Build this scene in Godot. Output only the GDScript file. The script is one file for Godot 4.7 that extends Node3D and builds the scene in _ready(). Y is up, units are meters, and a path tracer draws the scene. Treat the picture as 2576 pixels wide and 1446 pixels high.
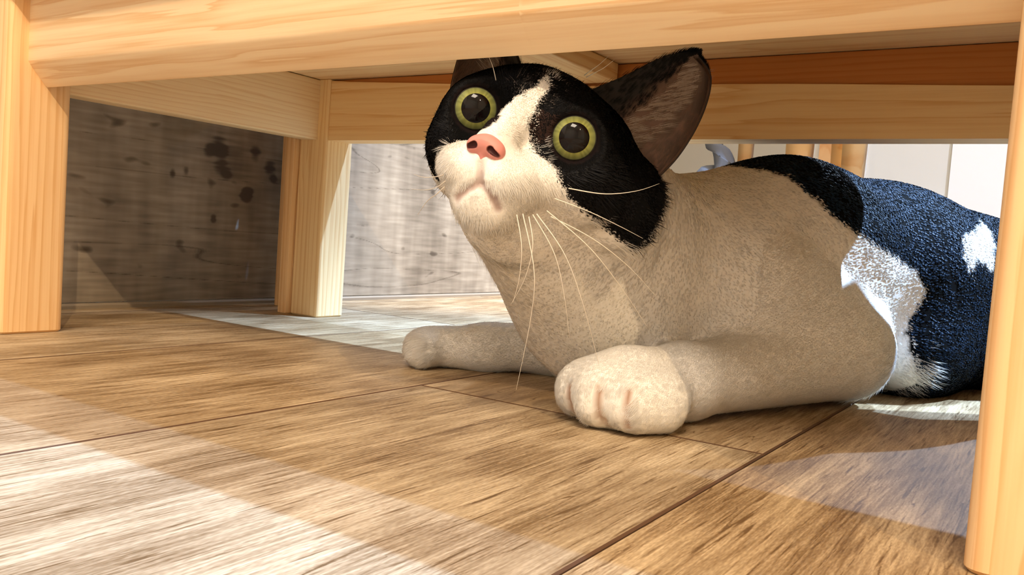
extends Node3D
# A black and white cat crouching under a low pine bench on a wood-look floor.

# ---- cat skeleton: [0, a.xyz, ra, b.xyz, rb] tapered capsule, [1, centre.xyz, radii.xyz, yaw] ellipsoid
# head prims are millimetres in the head's own axes, body prims are metres in the world
const HEAD := [
	[1, 0, 2, -24, 39.5, 24, 34, 0],
	[1, -26, -13, -13, 16.5, 18, 20, 0],
	[1, 28, -13, -13, 17, 18, 20, 0],
	[1, -33, -18, -26, 11, 15, 14, 0],
	[1, 41, -13, -32, 15, 20, 15, 0],
	[1, 0, 9.5, -7, 27, 15, 15, 0],
	[0, 0, 11, 0, 9.5, 0, -15, 20.5, 6.6],
	[1, -8, -26.5, 17.5, 10.5, 8.5, 10, 0],
	[1, 8, -26.5, 17.5, 10.5, 8.5, 10, 0],
	[1, 2, -36, 12, 11, 8, 9, 0],
	[0, 1, -34, 8, 12.5, 0, -27, -22, 22],
	[0, -20, -15, 0, 11, -13, -23, 9, 9],
	[0, 20, -15, 0, 11, 13, -23, 9, 9],
	[0, -22.7, 0, -2, 12.9, -22.7, 0, -6, 13],
	[0, 21.5, 0, -2, 12.9, 21.5, 0, -6, 13],
]
const BODY := [
	[0, -0.199, 0.108, -0.328, 0.036, -0.205, 0.085, -0.385, 0.049],
	[1, -0.200, 0.062, -0.415, 0.050, 0.052, 0.048, 0],
	[1, -0.204, 0.040, -0.405, 0.036, 0.036, 0.034, 0],
	[0, -0.190, 0.068, -0.455, 0.0535, -0.150, 0.0755, -0.525, 0.0605],
	[0, -0.150, 0.0755, -0.525, 0.0605, -0.107, 0.066, -0.601, 0.062],
	[0, -0.107, 0.066, -0.601, 0.063, -0.037, 0.056, -0.711, 0.058],
	[1, -0.147, 0.058, -0.460, 0.030, 0.042, 0.042, 0],
	[0, -0.208, 0.092, -0.318, 0.022, -0.212, 0.060, -0.398, 0.042],
	[1, -0.026, 0.046, -0.675, 0.042, 0.046, 0.058, 0],
	[1, -0.078, 0.028, -0.605, 0.036, 0.032, 0.075, 0],
	[0, -0.030, 0.030, -0.745, 0.018, -0.110, 0.018, -0.790, 0.013],
	[0, -0.110, 0.018, -0.790, 0.013, -0.200, 0.016, -0.770, 0.011],
]
const NEAR_LEG := [
	[0, -0.137, 0.062, -0.455, 0.030, -0.104, 0.034, -0.500, 0.027],
	[0, -0.101, 0.026, -0.500, 0.023, -0.146, 0.0185, -0.378, 0.0168],
	[0, -0.147, 0.0180, -0.374, 0.0165, -0.160, 0.0175, -0.348, 0.0170],
	[1, -0.1615, 0.0165, -0.3410, 0.0225, 0.0150, 0.0200, 0],
	[1, -0.1815, 0.0135, -0.3365, 0.0090, 0.0115, 0.0120, 0],
	[1, -0.1650, 0.0140, -0.3270, 0.0098, 0.0125, 0.0125, 0],
	[1, -0.1465, 0.0140, -0.3265, 0.0100, 0.0125, 0.0125, 0],
	[1, -0.1385, 0.0125, -0.3420, 0.0075, 0.0105, 0.0120, 0],
]
const FAR_LEG := [
	[0, -0.235, 0.040, -0.445, 0.026, -0.250, 0.021, -0.441, 0.021],
	[0, -0.250, 0.0165, -0.441, 0.0175, -0.285, 0.0135, -0.413, 0.0130],
	[0, -0.285, 0.0130, -0.413, 0.0135, -0.309, 0.0122, -0.395, 0.0122],
	[1, -0.3185, 0.0105, -0.393, 0.0085, 0.009, 0.0070, 0],
	[1, -0.3150, 0.0110, -0.3855, 0.0085, 0.0095, 0.0070, 0],
	[1, -0.3070, 0.0105, -0.3795, 0.0085, 0.009, 0.0070, 0],
]
const HEAD_BASIS := Basis(Vector3(0.9503, -0.2472, -0.1897), Vector3(0.2055, 0.9550, -0.2149), Vector3(0.2346, 0.1650, 0.9581))
const HEAD_AT := Vector3(-0.1908, 0.1261, -0.2913)
const HEAD_SCALE := 1.031
const EYE := 21.5
const BLAZE := [-38.5, -36.0, -31.0, -30.0, -29.0, -25.0, -26.9, -21.6, -19.4, -19.7, -13.4, -15.7, -4.4, -11.9, -1.9, -6.3, -2.2, -0.2, -0.8, 5.0, 2.6, 9.3, 4.4, 13.4, 4.8, 20.5, 9.0, 13.7, 7.6, 6.6, 8.2, 2.2, 7.6, -1.9, 9.4, -7.4, 15.2, -12.2, 22.7, -14.6, 26.8, -19.5, 30.6, -22.7, 37.1, -25.4, 44.0, -27.7, 50.4, -29.6, 70.0, -31.0, 70.0, -70.0, -70.0, -70.0, -70.0, -38.0]

const ENERGY := [8.0, 12.5, 3.8, 5.0, 1.5, 7.6, 56.0, 16.0]
const CAM := Vector3(0, 0.08, 0)
var rng := RandomNumberGenerator.new()


func _ready() -> void:
	rng.seed = 7
	# camera
	var cam := Camera3D.new()
	cam.name = "camera"
	cam.transform = Transform3D(Basis(Vector3(0.8320, 0.0722, -0.5500), Vector3(-0.0930, 0.9956, -0.0099), Vector3(0.5468, 0.0593, 0.8352)).orthonormalized(), CAM)
	cam.fov = rad_to_deg(2.0 * atan(723.0 / 2133.134))
	cam.near = 0.01
	cam.current = true
	add_child(cam)
	# sky and exposure
	var env := Environment.new()
	env.background_mode = Environment.BG_COLOR
	env.background_color = Color(0.02, 0.02, 0.02)
	env.tonemap_mode = Environment.TONE_MAPPER_LINEAR
	env.tonemap_exposure = 1.07
	env.sdfgi_enabled = true
	env.ssao_enabled = true
	env.ssil_enabled = true
	var we := WorldEnvironment.new()
	we.name = "world"
	we.environment = env
	add_child(we)
	# ceiling lamps; those labelled added are fill without a seen source
	downlight(Vector3(2.55, 2.4, 1.72), Vector3(-0.3, 0.1, -0.3), ENERGY[0], Color(1.0, 0.87, 0.69), "warm round ceiling downlight in front of the bench")
	downlight(Vector3(0.60, 2.4, -1.18), Vector3(-0.2, 0, -0.4), ENERGY[1], Color(0.62, 0.78, 1.0), "cool round ceiling downlight just behind the bench")
	downlight(Vector3(0.30, 2.4, -0.842), Vector3(-0.25, 0, -0.3), ENERGY[2], Color(0.62, 0.78, 1.0), "cool round ceiling downlight nearly above the bench")
	downlight(Vector3(-0.25, 2.4, -4.15), Vector3(-0.4, 0, -0.6), ENERGY[3], Color(0.78, 0.88, 1.0), "white round ceiling downlight at the far end of the room")
	downlight(Vector3(-1.5, 2.4, -1.75), Vector3(-0.8, 0.2, -2.4), ENERGY[4], Color(1.0, 0.96, 0.90), "added white fill lamp above the pale cupboard, brightening the background")  # added to brighten the far background
	downlight(Vector3(1.8, 2.4, -2.2), Vector3(-0.05, 0.05, -0.6), ENERGY[6], Color(0.70, 0.84, 1.0), "added cool fill lamp to the right behind the bench, brightening the cat flank", 6.5)  # added narrow beam for the cat's flank alone
	downlight(Vector3(0.9, 2.4, -2.0), Vector3(-0.64, 0.08, -0.97), ENERGY[7], Color(1.0, 0.95, 0.86), "added warm white fill lamp behind the bench, brightening the driftwood wall", 7.0)  # added narrow beam to lift the wall past the rear leg
	panel(Vector3(0.6, 2.4, 1.5), 0.9, ENERGY[5], Color(1.0, 0.93, 0.84), "added square fill light panel in front of the bench")  # added soft fill for the shade under the bench
	make_materials()
	build_room()
	build_bench()
	build_background()
	build_cat()


# ------------------------------------------------------------------ helpers
func tag(o: Node, label: String, category: String = "", group: String = "", kind: String = "") -> void:
	if label: o.set_meta("label", label)
	if category: o.set_meta("category", category)
	if group: o.set_meta("group", group)
	if kind: o.set_meta("kind", kind)


func obj(called: String, mesh: Mesh, mat: Material, parent: Node3D, at := Vector3.ZERO) -> MeshInstance3D:
	var o := MeshInstance3D.new()
	o.name = called
	o.mesh = mesh
	if mat: o.material_override = mat
	o.position = at
	parent.add_child(o, true)
	return o


func thing(called: String, at: Vector3, label: String, category: String, group := "") -> Node3D:
	var o := Node3D.new()
	o.name = called
	o.position = at
	add_child(o, true)
	tag(o, label, category, group)
	return o


func round_rect(w: float, h: float, r: float, n := 4) -> PackedVector2Array:
	var p := PackedVector2Array()
	for c in 4:
		var cx := (w / 2 - r) * (1 if c == 0 or c == 3 else -1)
		var cy := (h / 2 - r) * (1 if c < 2 else -1)
		for i in n + 1:
			var a := PI / 2 * (c + float(i) / n)
			p.append(Vector2(cx + r * cos(a), cy + r * sin(a)))
	return p


# extrudes a convex profile along +axis (0 x, 1 y, 2 z); profile (p, q): x -> (z, y), y -> (x, z), z -> (x, y); uv u along / 0.4, v round the profile / 0.08
func extrude(prof: PackedVector2Array, length: float, axis: int, uv0 := Vector2.ZERO, cap_bevel := 0.0008) -> ArrayMesh:
	var st := SurfaceTool.new()
	st.begin(Mesh.PRIMITIVE_TRIANGLES)
	var n := prof.size()
	var nr := PackedVector2Array()
	for i in n:
		var e := (prof[(i + 1) % n] - prof[i]).normalized()
		nr.append(Vector2(e.y, -e.x))
	var area := 0.0
	var mid := Vector2.ZERO
	for i in n:
		area += prof[i].cross(prof[(i + 1) % n])
		mid += prof[i] / n
	var flip := -1.0 if area < 0 else 1.0
	var put := func(p: Vector2, t: float) -> Vector3:
		return Vector3(t, p.y, p.x) if axis == 0 else (Vector3(p.x, t, p.y) if axis == 1 else Vector3(p.x, p.y, t))
	var dir := func(p: Vector2, t: float) -> Vector3:
		return Vector3(t, p.y, p.x) if axis == 0 else (Vector3(p.x, t, p.y) if axis == 1 else Vector3(p.x, p.y, t))
	var run := 0.0
	var tri := func(a, b, c):
		# a, b, c: [pos, normal, uv]
		var fn: Vector3 = (b[0] - a[0]).cross(c[0] - a[0])
		var order := [a, c, b] if fn.dot(a[1] + b[1] + c[1]) > 0 else [a, b, c]
		for v in order:
			st.set_normal(v[1])
			st.set_uv(v[2])
			st.add_vertex(v[0])
	for i in n:
		var j := (i + 1) % n
		var l := prof[i].distance_to(prof[j])
		var na: Vector2 = nr[i] * flip
		var nb: Vector2 = nr[i] * flip
		if nr[i].dot(nr[(i - 1 + n) % n]) > 0.8: na = (nr[i] + nr[(i - 1 + n) % n]).normalized() * flip
		if nr[i].dot(nr[j]) > 0.8: nb = (nr[i] + nr[j]).normalized() * flip
		var A := [put.call(prof[i], 0.0), dir.call(na, 0.0), uv0 + Vector2(0, run / 0.08)]
		var B := [put.call(prof[j], 0.0), dir.call(nb, 0.0), uv0 + Vector2(0, (run + l) / 0.08)]
		var Cc := [put.call(prof[j], length), dir.call(nb, 0.0), uv0 + Vector2(length / 0.4, (run + l) / 0.08)]
		var D := [put.call(prof[i], length), dir.call(na, 0.0), uv0 + Vector2(length / 0.4, run / 0.08)]
		tri.call(A, B, Cc)
		tri.call(A, Cc, D)
		run += l
		for t in [0.0, length]:
			var s: float = -1.0 if t == 0.0 else 1.0
			var qi := prof[i] + (mid - prof[i]).normalized() * cap_bevel
			var qj := prof[j] + (mid - prof[j]).normalized() * cap_bevel
			var nn: Vector3 = dir.call(Vector2.ZERO, s)
			var o: float = t + s * cap_bevel
			var nbev: Vector3 = (nn + dir.call(nr[i] * flip, 0.0)).normalized()
			var u: Vector2 = uv0 + Vector2(t / 0.4, 0)
			tri.call([put.call(prof[i], t), nbev, u + Vector2(0, run / 0.08)], [put.call(prof[j], t), nbev, u + Vector2(0, run / 0.08)], [put.call(qj, o), nbev, u + Vector2(0.002, run / 0.08)])
			tri.call([put.call(prof[i], t), nbev, u + Vector2(0, run / 0.08)], [put.call(qj, o), nbev, u + Vector2(0.002, run / 0.08)], [put.call(qi, o), nbev, u + Vector2(0.002, run / 0.08)])
			tri.call([put.call(mid, o), nn, u + mid / 0.08], [put.call(qi, o), nn, u + qi / 0.08], [put.call(qj, o), nn, u + qj / 0.08])
	return st.commit()


func bar(size: Vector3, axis: int, uv0 := Vector2.ZERO, r := 0.0015) -> ArrayMesh:
	var prof: PackedVector2Array
	match axis:
		0: prof = round_rect(size.z, size.y, r, 3)
		1: prof = round_rect(size.x, size.z, r, 3)
		2: prof = round_rect(size.x, size.y, r, 3)
	return extrude(prof, size[axis], axis, uv0)


func slab_mesh(lo: Vector3, hi: Vector3) -> ArrayMesh:
	var b := BoxMesh.new()
	b.size = hi - lo
	var st := SurfaceTool.new()
	st.append_from(b, 0, Transform3D(Basis(), (lo + hi) / 2))
	return st.commit()


func downlight(at: Vector3, target: Vector3, energy: float, c: Color, label: String, cone := 58.0) -> void:  # also builds the added fill lamps
	var t := thing("ceiling_or_fill_lamp", at, label, "lamp", "")
	var ring := TorusMesh.new()
	ring.inner_radius = 0.032
	ring.outer_radius = 0.045
	var rm := StandardMaterial3D.new()
	rm.albedo_color = Color(0.9, 0.9, 0.88)
	obj("trim_ring", ring, rm, t, Vector3(0, -0.004, 0))
	var disc := CylinderMesh.new()
	disc.top_radius = 0.032
	disc.bottom_radius = 0.030
	disc.height = 0.006
	var em := StandardMaterial3D.new()
	em.emission_enabled = true
	em.emission = c
	em.emission_energy_multiplier = 4.0
	obj("bulb", disc, em, t, Vector3(0, -0.006, 0))
	var l := SpotLight3D.new()
	l.name = "lamp_light"
	l.light_color = c
	l.light_energy = energy
	l.light_size = 0.018
	l.spot_range = 9.0
	l.spot_attenuation = 2.0
	l.spot_angle = cone
	l.spot_angle_attenuation = 0.6
	l.shadow_enabled = true
	t.add_child(l)
	l.position = Vector3(0, -0.016, 0)
	l.look_at_from_position(at + l.position, target, Vector3(0, 0, 1))


func panel(at: Vector3, side: float, energy: float, c: Color, label: String) -> void:  # added fill panel, no such fixture seen
	var t := thing("added_fill_light_panel", at, label, "lamp")
	var rm := StandardMaterial3D.new()
	rm.albedo_color = Color(0.9, 0.9, 0.88)
	obj("frame", slab_mesh(Vector3(-side / 2 - 0.02, -0.006, -side / 2 - 0.02), Vector3(side / 2 + 0.02, 0.009, side / 2 + 0.02)), rm, t)
	var em := StandardMaterial3D.new()
	em.emission_enabled = true
	em.emission = c
	em.emission_energy_multiplier = 1.5
	obj("diffuser_screen", slab_mesh(Vector3(-side / 2, -0.010, -side / 2), Vector3(side / 2, -0.006, side / 2)), em, t)
	var l := AreaLight3D.new()
	l.name = "panel_light"
	l.area_size = Vector2(side, side)
	l.light_color = c
	l.light_energy = energy
	l.area_range = 9.0
	l.area_attenuation = 2.0
	l.shadow_enabled = true
	t.add_child(l)
	l.transform = Transform3D(Basis(Vector3.RIGHT, -PI / 2), Vector3(0, -0.014, 0))


# ------------------------------------------------------------------ materials
var pine := []
var M := {}


func bytes_of(noise_seed: int, w: int, h: int, freq: float, kind := FastNoiseLite.TYPE_SIMPLEX_SMOOTH, oct := 3, stretch := Vector2i(1, 1)) -> PackedByteArray:
	var n := FastNoiseLite.new()
	n.seed = noise_seed
	n.noise_type = kind
	n.frequency = freq
	n.fractal_octaves = oct
	var im := n.get_seamless_image(w / stretch.x, h / stretch.y, false, false, 0.15)
	if stretch != Vector2i(1, 1): im.resize(w, h, Image.INTERPOLATE_CUBIC)
	im.convert(Image.FORMAT_L8)
	return im.get_data()


func pine_tex(sd: int, rings: float, warp: float, depth: float, base: Color, dark: Color) -> ImageTexture:
	var w := 768
	var h := 384
	var a := bytes_of(sd, w, h, 0.008, FastNoiseLite.TYPE_SIMPLEX_SMOOTH, 2, Vector2i(8, 1))
	var b := bytes_of(sd + 1, w, h, 0.05, FastNoiseLite.TYPE_SIMPLEX_SMOOTH, 3, Vector2i(16, 1))
	var g := bytes_of(sd + 2, w, h, 0.2, FastNoiseLite.TYPE_SIMPLEX_SMOOTH, 2, Vector2i(16, 1))
	var out := PackedByteArray()
	out.resize(w * h * 3)
	for y in h:
		var v := float(y) / h
		for x in w:
			var k := y * w + x
			var f := v * rings + (a[k] / 255.0 - 0.5) * warp + (b[k] / 255.0 - 0.5) * 0.5
			f = f - floorf(f)
			var ring := f * f * f
			if f > 0.93: ring *= (1.0 - f) / 0.07
			var t := ring * depth + (b[k] / 255.0 - 0.4) * 0.18 + (g[k] / 255.0 - 0.5) * 0.10
			t = clampf(t, 0.0, 1.0)
			out[k * 3] = int(255 * lerpf(base.r, dark.r, t))
			out[k * 3 + 1] = int(255 * lerpf(base.g, dark.g, t))
			out[k * 3 + 2] = int(255 * lerpf(base.b, dark.b, t))
	return ImageTexture.create_from_image(Image.create_from_data(w, h, false, Image.FORMAT_RGB8, out))


func wood(tex: Texture2D, tint: Color, rough := 0.55) -> StandardMaterial3D:
	var m := StandardMaterial3D.new()
	m.albedo_texture = tex
	m.albedo_color = tint
	m.roughness = rough
	m.metallic_specular = 0.35
	return m


func flat_mat(c: Color, rough := 0.7) -> StandardMaterial3D:
	var m := StandardMaterial3D.new()
	m.albedo_color = c
	m.roughness = rough
	return m


func floor_tex(sd: int) -> ImageTexture:
	var w := 1536
	var h := 768
	var blot := bytes_of(sd, w, h, 0.02, FastNoiseLite.TYPE_SIMPLEX_SMOOTH, 3, Vector2i(6, 4))
	var mid := bytes_of(sd + 1, w, h, 0.03, FastNoiseLite.TYPE_SIMPLEX_SMOOTH, 3, Vector2i(12, 1))
	var fine := bytes_of(sd + 2, w, h, 0.16, FastNoiseLite.TYPE_SIMPLEX_SMOOTH, 3, Vector2i(12, 1))
	var crk := bytes_of(sd + 3, w, h, 0.018, FastNoiseLite.TYPE_SIMPLEX_SMOOTH, 3, Vector2i(24, 1))
	var dash := bytes_of(sd + 4, w, h, 0.10, FastNoiseLite.TYPE_SIMPLEX_SMOOTH, 2, Vector2i(12, 1))
	var spk := bytes_of(sd + 5, w, h, 0.35, FastNoiseLite.TYPE_SIMPLEX_SMOOTH, 2, Vector2i(3, 1))
	var out := PackedByteArray()
	out.resize(w * h * 3)
	# open cracks and pores wandering along the grain
	var crack := PackedFloat32Array()
	crack.resize(w * h)
	var r := RandomNumberGenerator.new()
	r.seed = sd + 9
	for n in 150:
		var long := n < 46
		var y := r.randf() * h
		var x := r.randi() % w
		var dy := 0.0
		var deep := r.randf_range(0.35, 0.9)
		var count := r.randi_range(120, 620) if long else r.randi_range(14, 70)
		for i in count:
			dy = clampf(dy + r.randf_range(-0.09, 0.09), -0.22, 0.22)
			y += dy
			if r.randf() < 0.012: y += r.randf_range(-3.0, 3.0)
			var fade := deep * minf(1.0, 8.0 * (1.0 - absf(2.0 * i / count - 1.0))) * (0.55 + 0.45 * sin(i * 0.11 + n))
			var yi := int(y)
			for q in [[-1, 0.35], [0, 1.0], [1, 0.5]]:
				var at := posmod(yi + q[0], h) * w + (x + i) % w
				crack[at] = maxf(crack[at], fade * q[1])
	for k in w * h:
		var t := -crack[k] * 0.75 + 0.55 + (spk[k] - 128) / 255.0 * 0.38 + (blot[k] - 128) / 255.0 * 0.55 + (mid[k] - 128) / 255.0 * 0.36 + (fine[k] - 128) / 255.0 * 0.55
		var c: float = absf(crk[k] - 128.0)
		if c < 3.0 and blot[k] < 165: t -= (3.0 - c) * 0.20 * clampf((165 - blot[k]) / 40.0, 0, 1)
		if dash[k] > 186: t -= (dash[k] - 186) / 60.0 * 0.75
		t = clampf(t, 0.0, 1.0)
		out[k * 3] = int(103 + 116 * t)
		out[k * 3 + 1] = int(79 + 120 * t)
		out[k * 3 + 2] = int(50 + 116 * t)
	return ImageTexture.create_from_image(Image.create_from_data(w, h, false, Image.FORMAT_RGB8, out))


# printed driftwood wall board: u = along z / 1.2 m, v = height / 0.6 m (spots given in metres from the texture's corner)
func wall_tex() -> ImageTexture:
	var w := 1536
	var h := 768
	var blot := bytes_of(41, w, h, 0.012, FastNoiseLite.TYPE_SIMPLEX_SMOOTH, 4, Vector2i(2, 4))
	var col := bytes_of(42, w, h, 0.03, FastNoiseLite.TYPE_SIMPLEX_SMOOTH, 3, Vector2i(1, 6))
	var fine := bytes_of(43, w, h, 0.12, FastNoiseLite.TYPE_SIMPLEX_SMOOTH, 3, Vector2i(10, 1))
	var crk := bytes_of(44, w, h, 0.014, FastNoiseLite.TYPE_SIMPLEX_SMOOTH, 2, Vector2i(16, 1))
	var dot := bytes_of(45, w, h, 0.035, FastNoiseLite.TYPE_SIMPLEX_SMOOTH, 2, Vector2i(2, 1))
	var out := PackedByteArray()
	out.resize(w * h * 3)
	# knots: z, y, radius, strength
	var knots := [[-0.520, 0.101, 0.0045, 0.95], [-0.521, 0.112, 0.013, -0.10], [-0.487, 0.139, 0.006, 0.6], [-0.491, 0.127, 0.005, 0.45], [-0.497, 0.118, 0.004, 0.4], [-0.545, 0.128, 0.004, 0.5], [-0.550, 0.120, 0.0035, 0.5], [-0.527, 0.140, 0.004, 0.5], [-0.478, 0.137, 0.004, 0.5], [-0.505, 0.130, 0.012, 0.22], [-0.442, 0.113, 0.002, 0.5], [-0.455, 0.116, 0.002, 0.4], [-0.485, 0.077, 0.002, 0.5]]
	for y in h:
		var hy := 0.6 * (1.0 - (y + 0.5) / h)
		for x in w:
			var k := y * w + x
			var z := -1.2 * (x + 0.5) / w
			var t := 0.5 + (blot[k] - 128) / 255.0 * 0.4 + (col[k] - 128) / 255.0 * 0.22 + (fine[k] - 128) / 255.0 * 0.26
			var c: float = absf(crk[k] - 128.0)
			if c < 2.5: t -= (2.5 - c) * 0.10
			if dot[k] > 212: t -= (dot[k] - 212) / 40.0 * 0.6
			var warm := 0.0
			if hy < 0.2 and z < -0.4 and z > -0.6:
				for q in knots:
					var d: float = Vector2(z - q[0], (hy - q[1]) * 0.8).length() / q[2] + (fine[k] - 128) / 255.0 * 0.9 + (dot[k] - 128) / 255.0 * 0.9
					if d < 1.9:
						var s: float = smoothstep(1.9, 0.4, d) * q[3]
						t -= s
						if q[3] < 0: warm = -s
			t = clampf(t, 0.0, 1.0)
			out[k * 3] = int(76 + 140 * t)
			out[k * 3 + 1] = int(66 + 138 * t - warm * 6)
			out[k * 3 + 2] = int(54 + 130 * t - warm * 30)
	return ImageTexture.create_from_image(Image.create_from_data(w, h, false, Image.FORMAT_RGB8, out))


func make_materials() -> void:
	var light := Color(0.975, 0.895, 0.765)
	var dark := Color(0.83, 0.62, 0.40)
	pine = [
		pine_tex(11, 16.0, 1.2, 0.5, light, dark),
		pine_tex(21, 4.0, 1.8, 0.5, light, dark),
		pine_tex(31, 22.0, 1.0, 0.35, light, dark),
	]
	M.leg = wood(pine[0], Color(0.98, 0.90, 0.79))
	M.leg_pale = wood(pine[0], Color(1.0, 0.96, 0.86))
	M.rail = wood(pine[1], Color(1.0, 0.97, 0.92))
	M.side = wood(pine[2], Color(1.0, 0.98, 0.92))
	M.back = wood(pine[1], Color(1.0, 0.95, 0.84))
	M.back_dark = wood(pine[2], Color(0.80, 0.58, 0.38))  # darker reddish tint for the upper band of the back rail
	M.top = wood(pine[1], Color(1.0, 0.96, 0.88))
	M.floor = []
	for k in 2:
		var f := floor_tex(60 + k * 10)
		var m := StandardMaterial3D.new()
		m.albedo_texture = f
		m.roughness = 0.5
		m.metallic_specular = 0.4
		M.floor.append(m)
	M.floor.append(M.floor[0].duplicate())
	M.floor[2].albedo_color = Color(1.0, 0.97, 0.92)
	M.floor[1].albedo_color = Color(1.0, 0.98, 0.95)
	M.edge = flat_mat(Color(0.36, 0.25, 0.16), 0.9)
	M.gap = flat_mat(Color(0.16, 0.11, 0.07), 0.9)
	var wt := StandardMaterial3D.new()
	wt.albedo_texture = wall_tex()
	wt.roughness = 0.75
	wt.uv1_scale = Vector3(1, 1, 1)
	M.wall = wt
	M.cream = flat_mat(Color(0.92, 0.90, 0.86), 0.7)
	M.white = flat_mat(Color(0.88, 0.86, 0.82), 0.6)


# ------------------------------------------------------------------ the room
func build_room() -> void:
	var base := obj("floor", slab_mesh(Vector3(-2.7, -0.1, -4.9), Vector3(3.1, -0.003, 3.1)), M.gap, self)
	tag(base, "grey brown wood look plank floor", "", "", "structure")
	# planks run along z; rows by their edges in x
	var rows := [-0.6400, -0.6150, -0.4426, -0.2754, -0.0961, 0.083, 0.262, 0.441, 0.62, 0.80, 0.98]
	for i in rows.size() - 1:
		var x0: float = rows[i]
		var x1: float = rows[i + 1]
		var start: float = [0.0, 0.31, 0.12, -0.341, 0.25, -0.05, 0.4, 0.0, 0.22, 0.4][i]
		var zs := [1.0]
		var z := start
		while z < 1.0: z += 0.9
		if z - 0.9 > -0.36 and i == 3: z = -0.341 + 0.9
		while z > -2.2:
			if z < 1.0: zs.append(z)
			z -= 0.9
		zs.append(-2.2)
		for j in zs.size() - 1:
			plank(base, x0, x1, zs[j + 1], zs[j], i * 7 + j * 3)
	# the part of the floor too far away to tell planks apart
	var far := obj("plank_field", slab_mesh(Vector3(-2.7, -0.003, -4.9), Vector3(3.1, -0.0002, -2.2)), M.floor[0], base)
	tag(far, "", "", "", "stuff")
	var side := obj("plank_field", slab_mesh(Vector3(-2.7, -0.003, -2.2), Vector3(-0.64, -0.0002, -1.3)), M.floor[0], base)
	tag(side, "", "", "", "stuff")
	var near := obj("plank_field", slab_mesh(Vector3(0.98, -0.003, -2.2), Vector3(3.1, -0.0002, 3.1)), M.floor[1], base)
	tag(near, "", "", "", "stuff")
	var front := obj("plank_field", slab_mesh(Vector3(-0.64, -0.003, 1.0), Vector3(0.98, -0.0002, 3.1)), M.floor[1], base)
	tag(front, "", "", "", "stuff")
	# the wall beside the bench: a printed board face on a thick wall
	var wl := obj("wall_left", slab_mesh(Vector3(-0.78, 0, -1.3), Vector3(-0.642, 2.4, 3.1)), M.cream, self)
	tag(wl, "left wall clad in printed grey driftwood board", "", "", "structure")
	var st := SurfaceTool.new()
	st.begin(Mesh.PRIMITIVE_TRIANGLES)
	for r in [[0.005, 0.62]]:
		var q := [Vector3(-0.64, r[0], 3.1), Vector3(-0.64, r[1], 3.1), Vector3(-0.64, r[1], -1.3), Vector3(-0.64, r[0], -1.3)]
		var e := [Vector3(-0.6425, r[0], 3.1), Vector3(-0.6425, r[1], 3.1), Vector3(-0.6425, r[1], -1.3), Vector3(-0.6425, r[0], -1.3)]
		quad(st, q, Vector3(1, 0, 0))
		quad(st, [q[0], q[3], e[3], e[0]], Vector3(0, -1, 0))
		quad(st, [q[1], q[2], e[2], e[1]], Vector3(0, 1, 0))
		quad(st, [q[3], q[2], e[2], e[3]], Vector3(0, 0, -1))
	obj("wall_panel", st.commit(), M.wall, wl)
	var tr := obj("trim_1", extrude(PackedVector2Array([Vector2(-0.642, 0), Vector2(-0.6375, 0), Vector2(-0.6375, 0.0025), Vector2(-0.639, 0.0042), Vector2(-0.642, 0.0042)]), 4.4, 2), flat_mat(Color(0.55, 0.5, 0.43)), self, Vector3(0, 0, -1.3))
	tag(tr, "thin strip along the foot of the driftwood wall", "", "", "structure")
	for s in [["wall_back", Vector3(-2.7, 0, -5.0), Vector3(3.1, 2.4, -4.8)], ["wall_right", Vector3(3.0, 0, -4.9), Vector3(3.2, 2.4, 3.1)], ["wall_front", Vector3(-0.78, 0, 3.0), Vector3(3.1, 2.4, 3.2)], ["wall_far", Vector3(-2.9, 0, -4.9), Vector3(-2.7, 2.4, -1.2)], ["wall_side", Vector3(-2.7, 0, -1.3), Vector3(-0.78, 2.4, -1.2)], ["ceiling", Vector3(-2.9, 2.41, -5.0), Vector3(3.2, 2.55, 3.2)]]:
		var o := obj(s[0], slab_mesh(s[1], s[2]), M.cream, self)
		tag(o, "plain cream " + s[0].replace("_", " "), "", "", "structure")


func quad(st: SurfaceTool, q: Array, n: Vector3) -> void:
	var order := [0, 1, 2, 0, 2, 3]
	if (q[1] - q[0]).cross(q[2] - q[0]).dot(n) > 0: order = [0, 2, 1, 0, 3, 2]
	for i in order:
		st.set_normal(n)
		st.set_uv(Vector2(-q[i].z / 1.2, 1.0 - q[i].y / 0.6))
		st.add_vertex(q[i])


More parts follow.
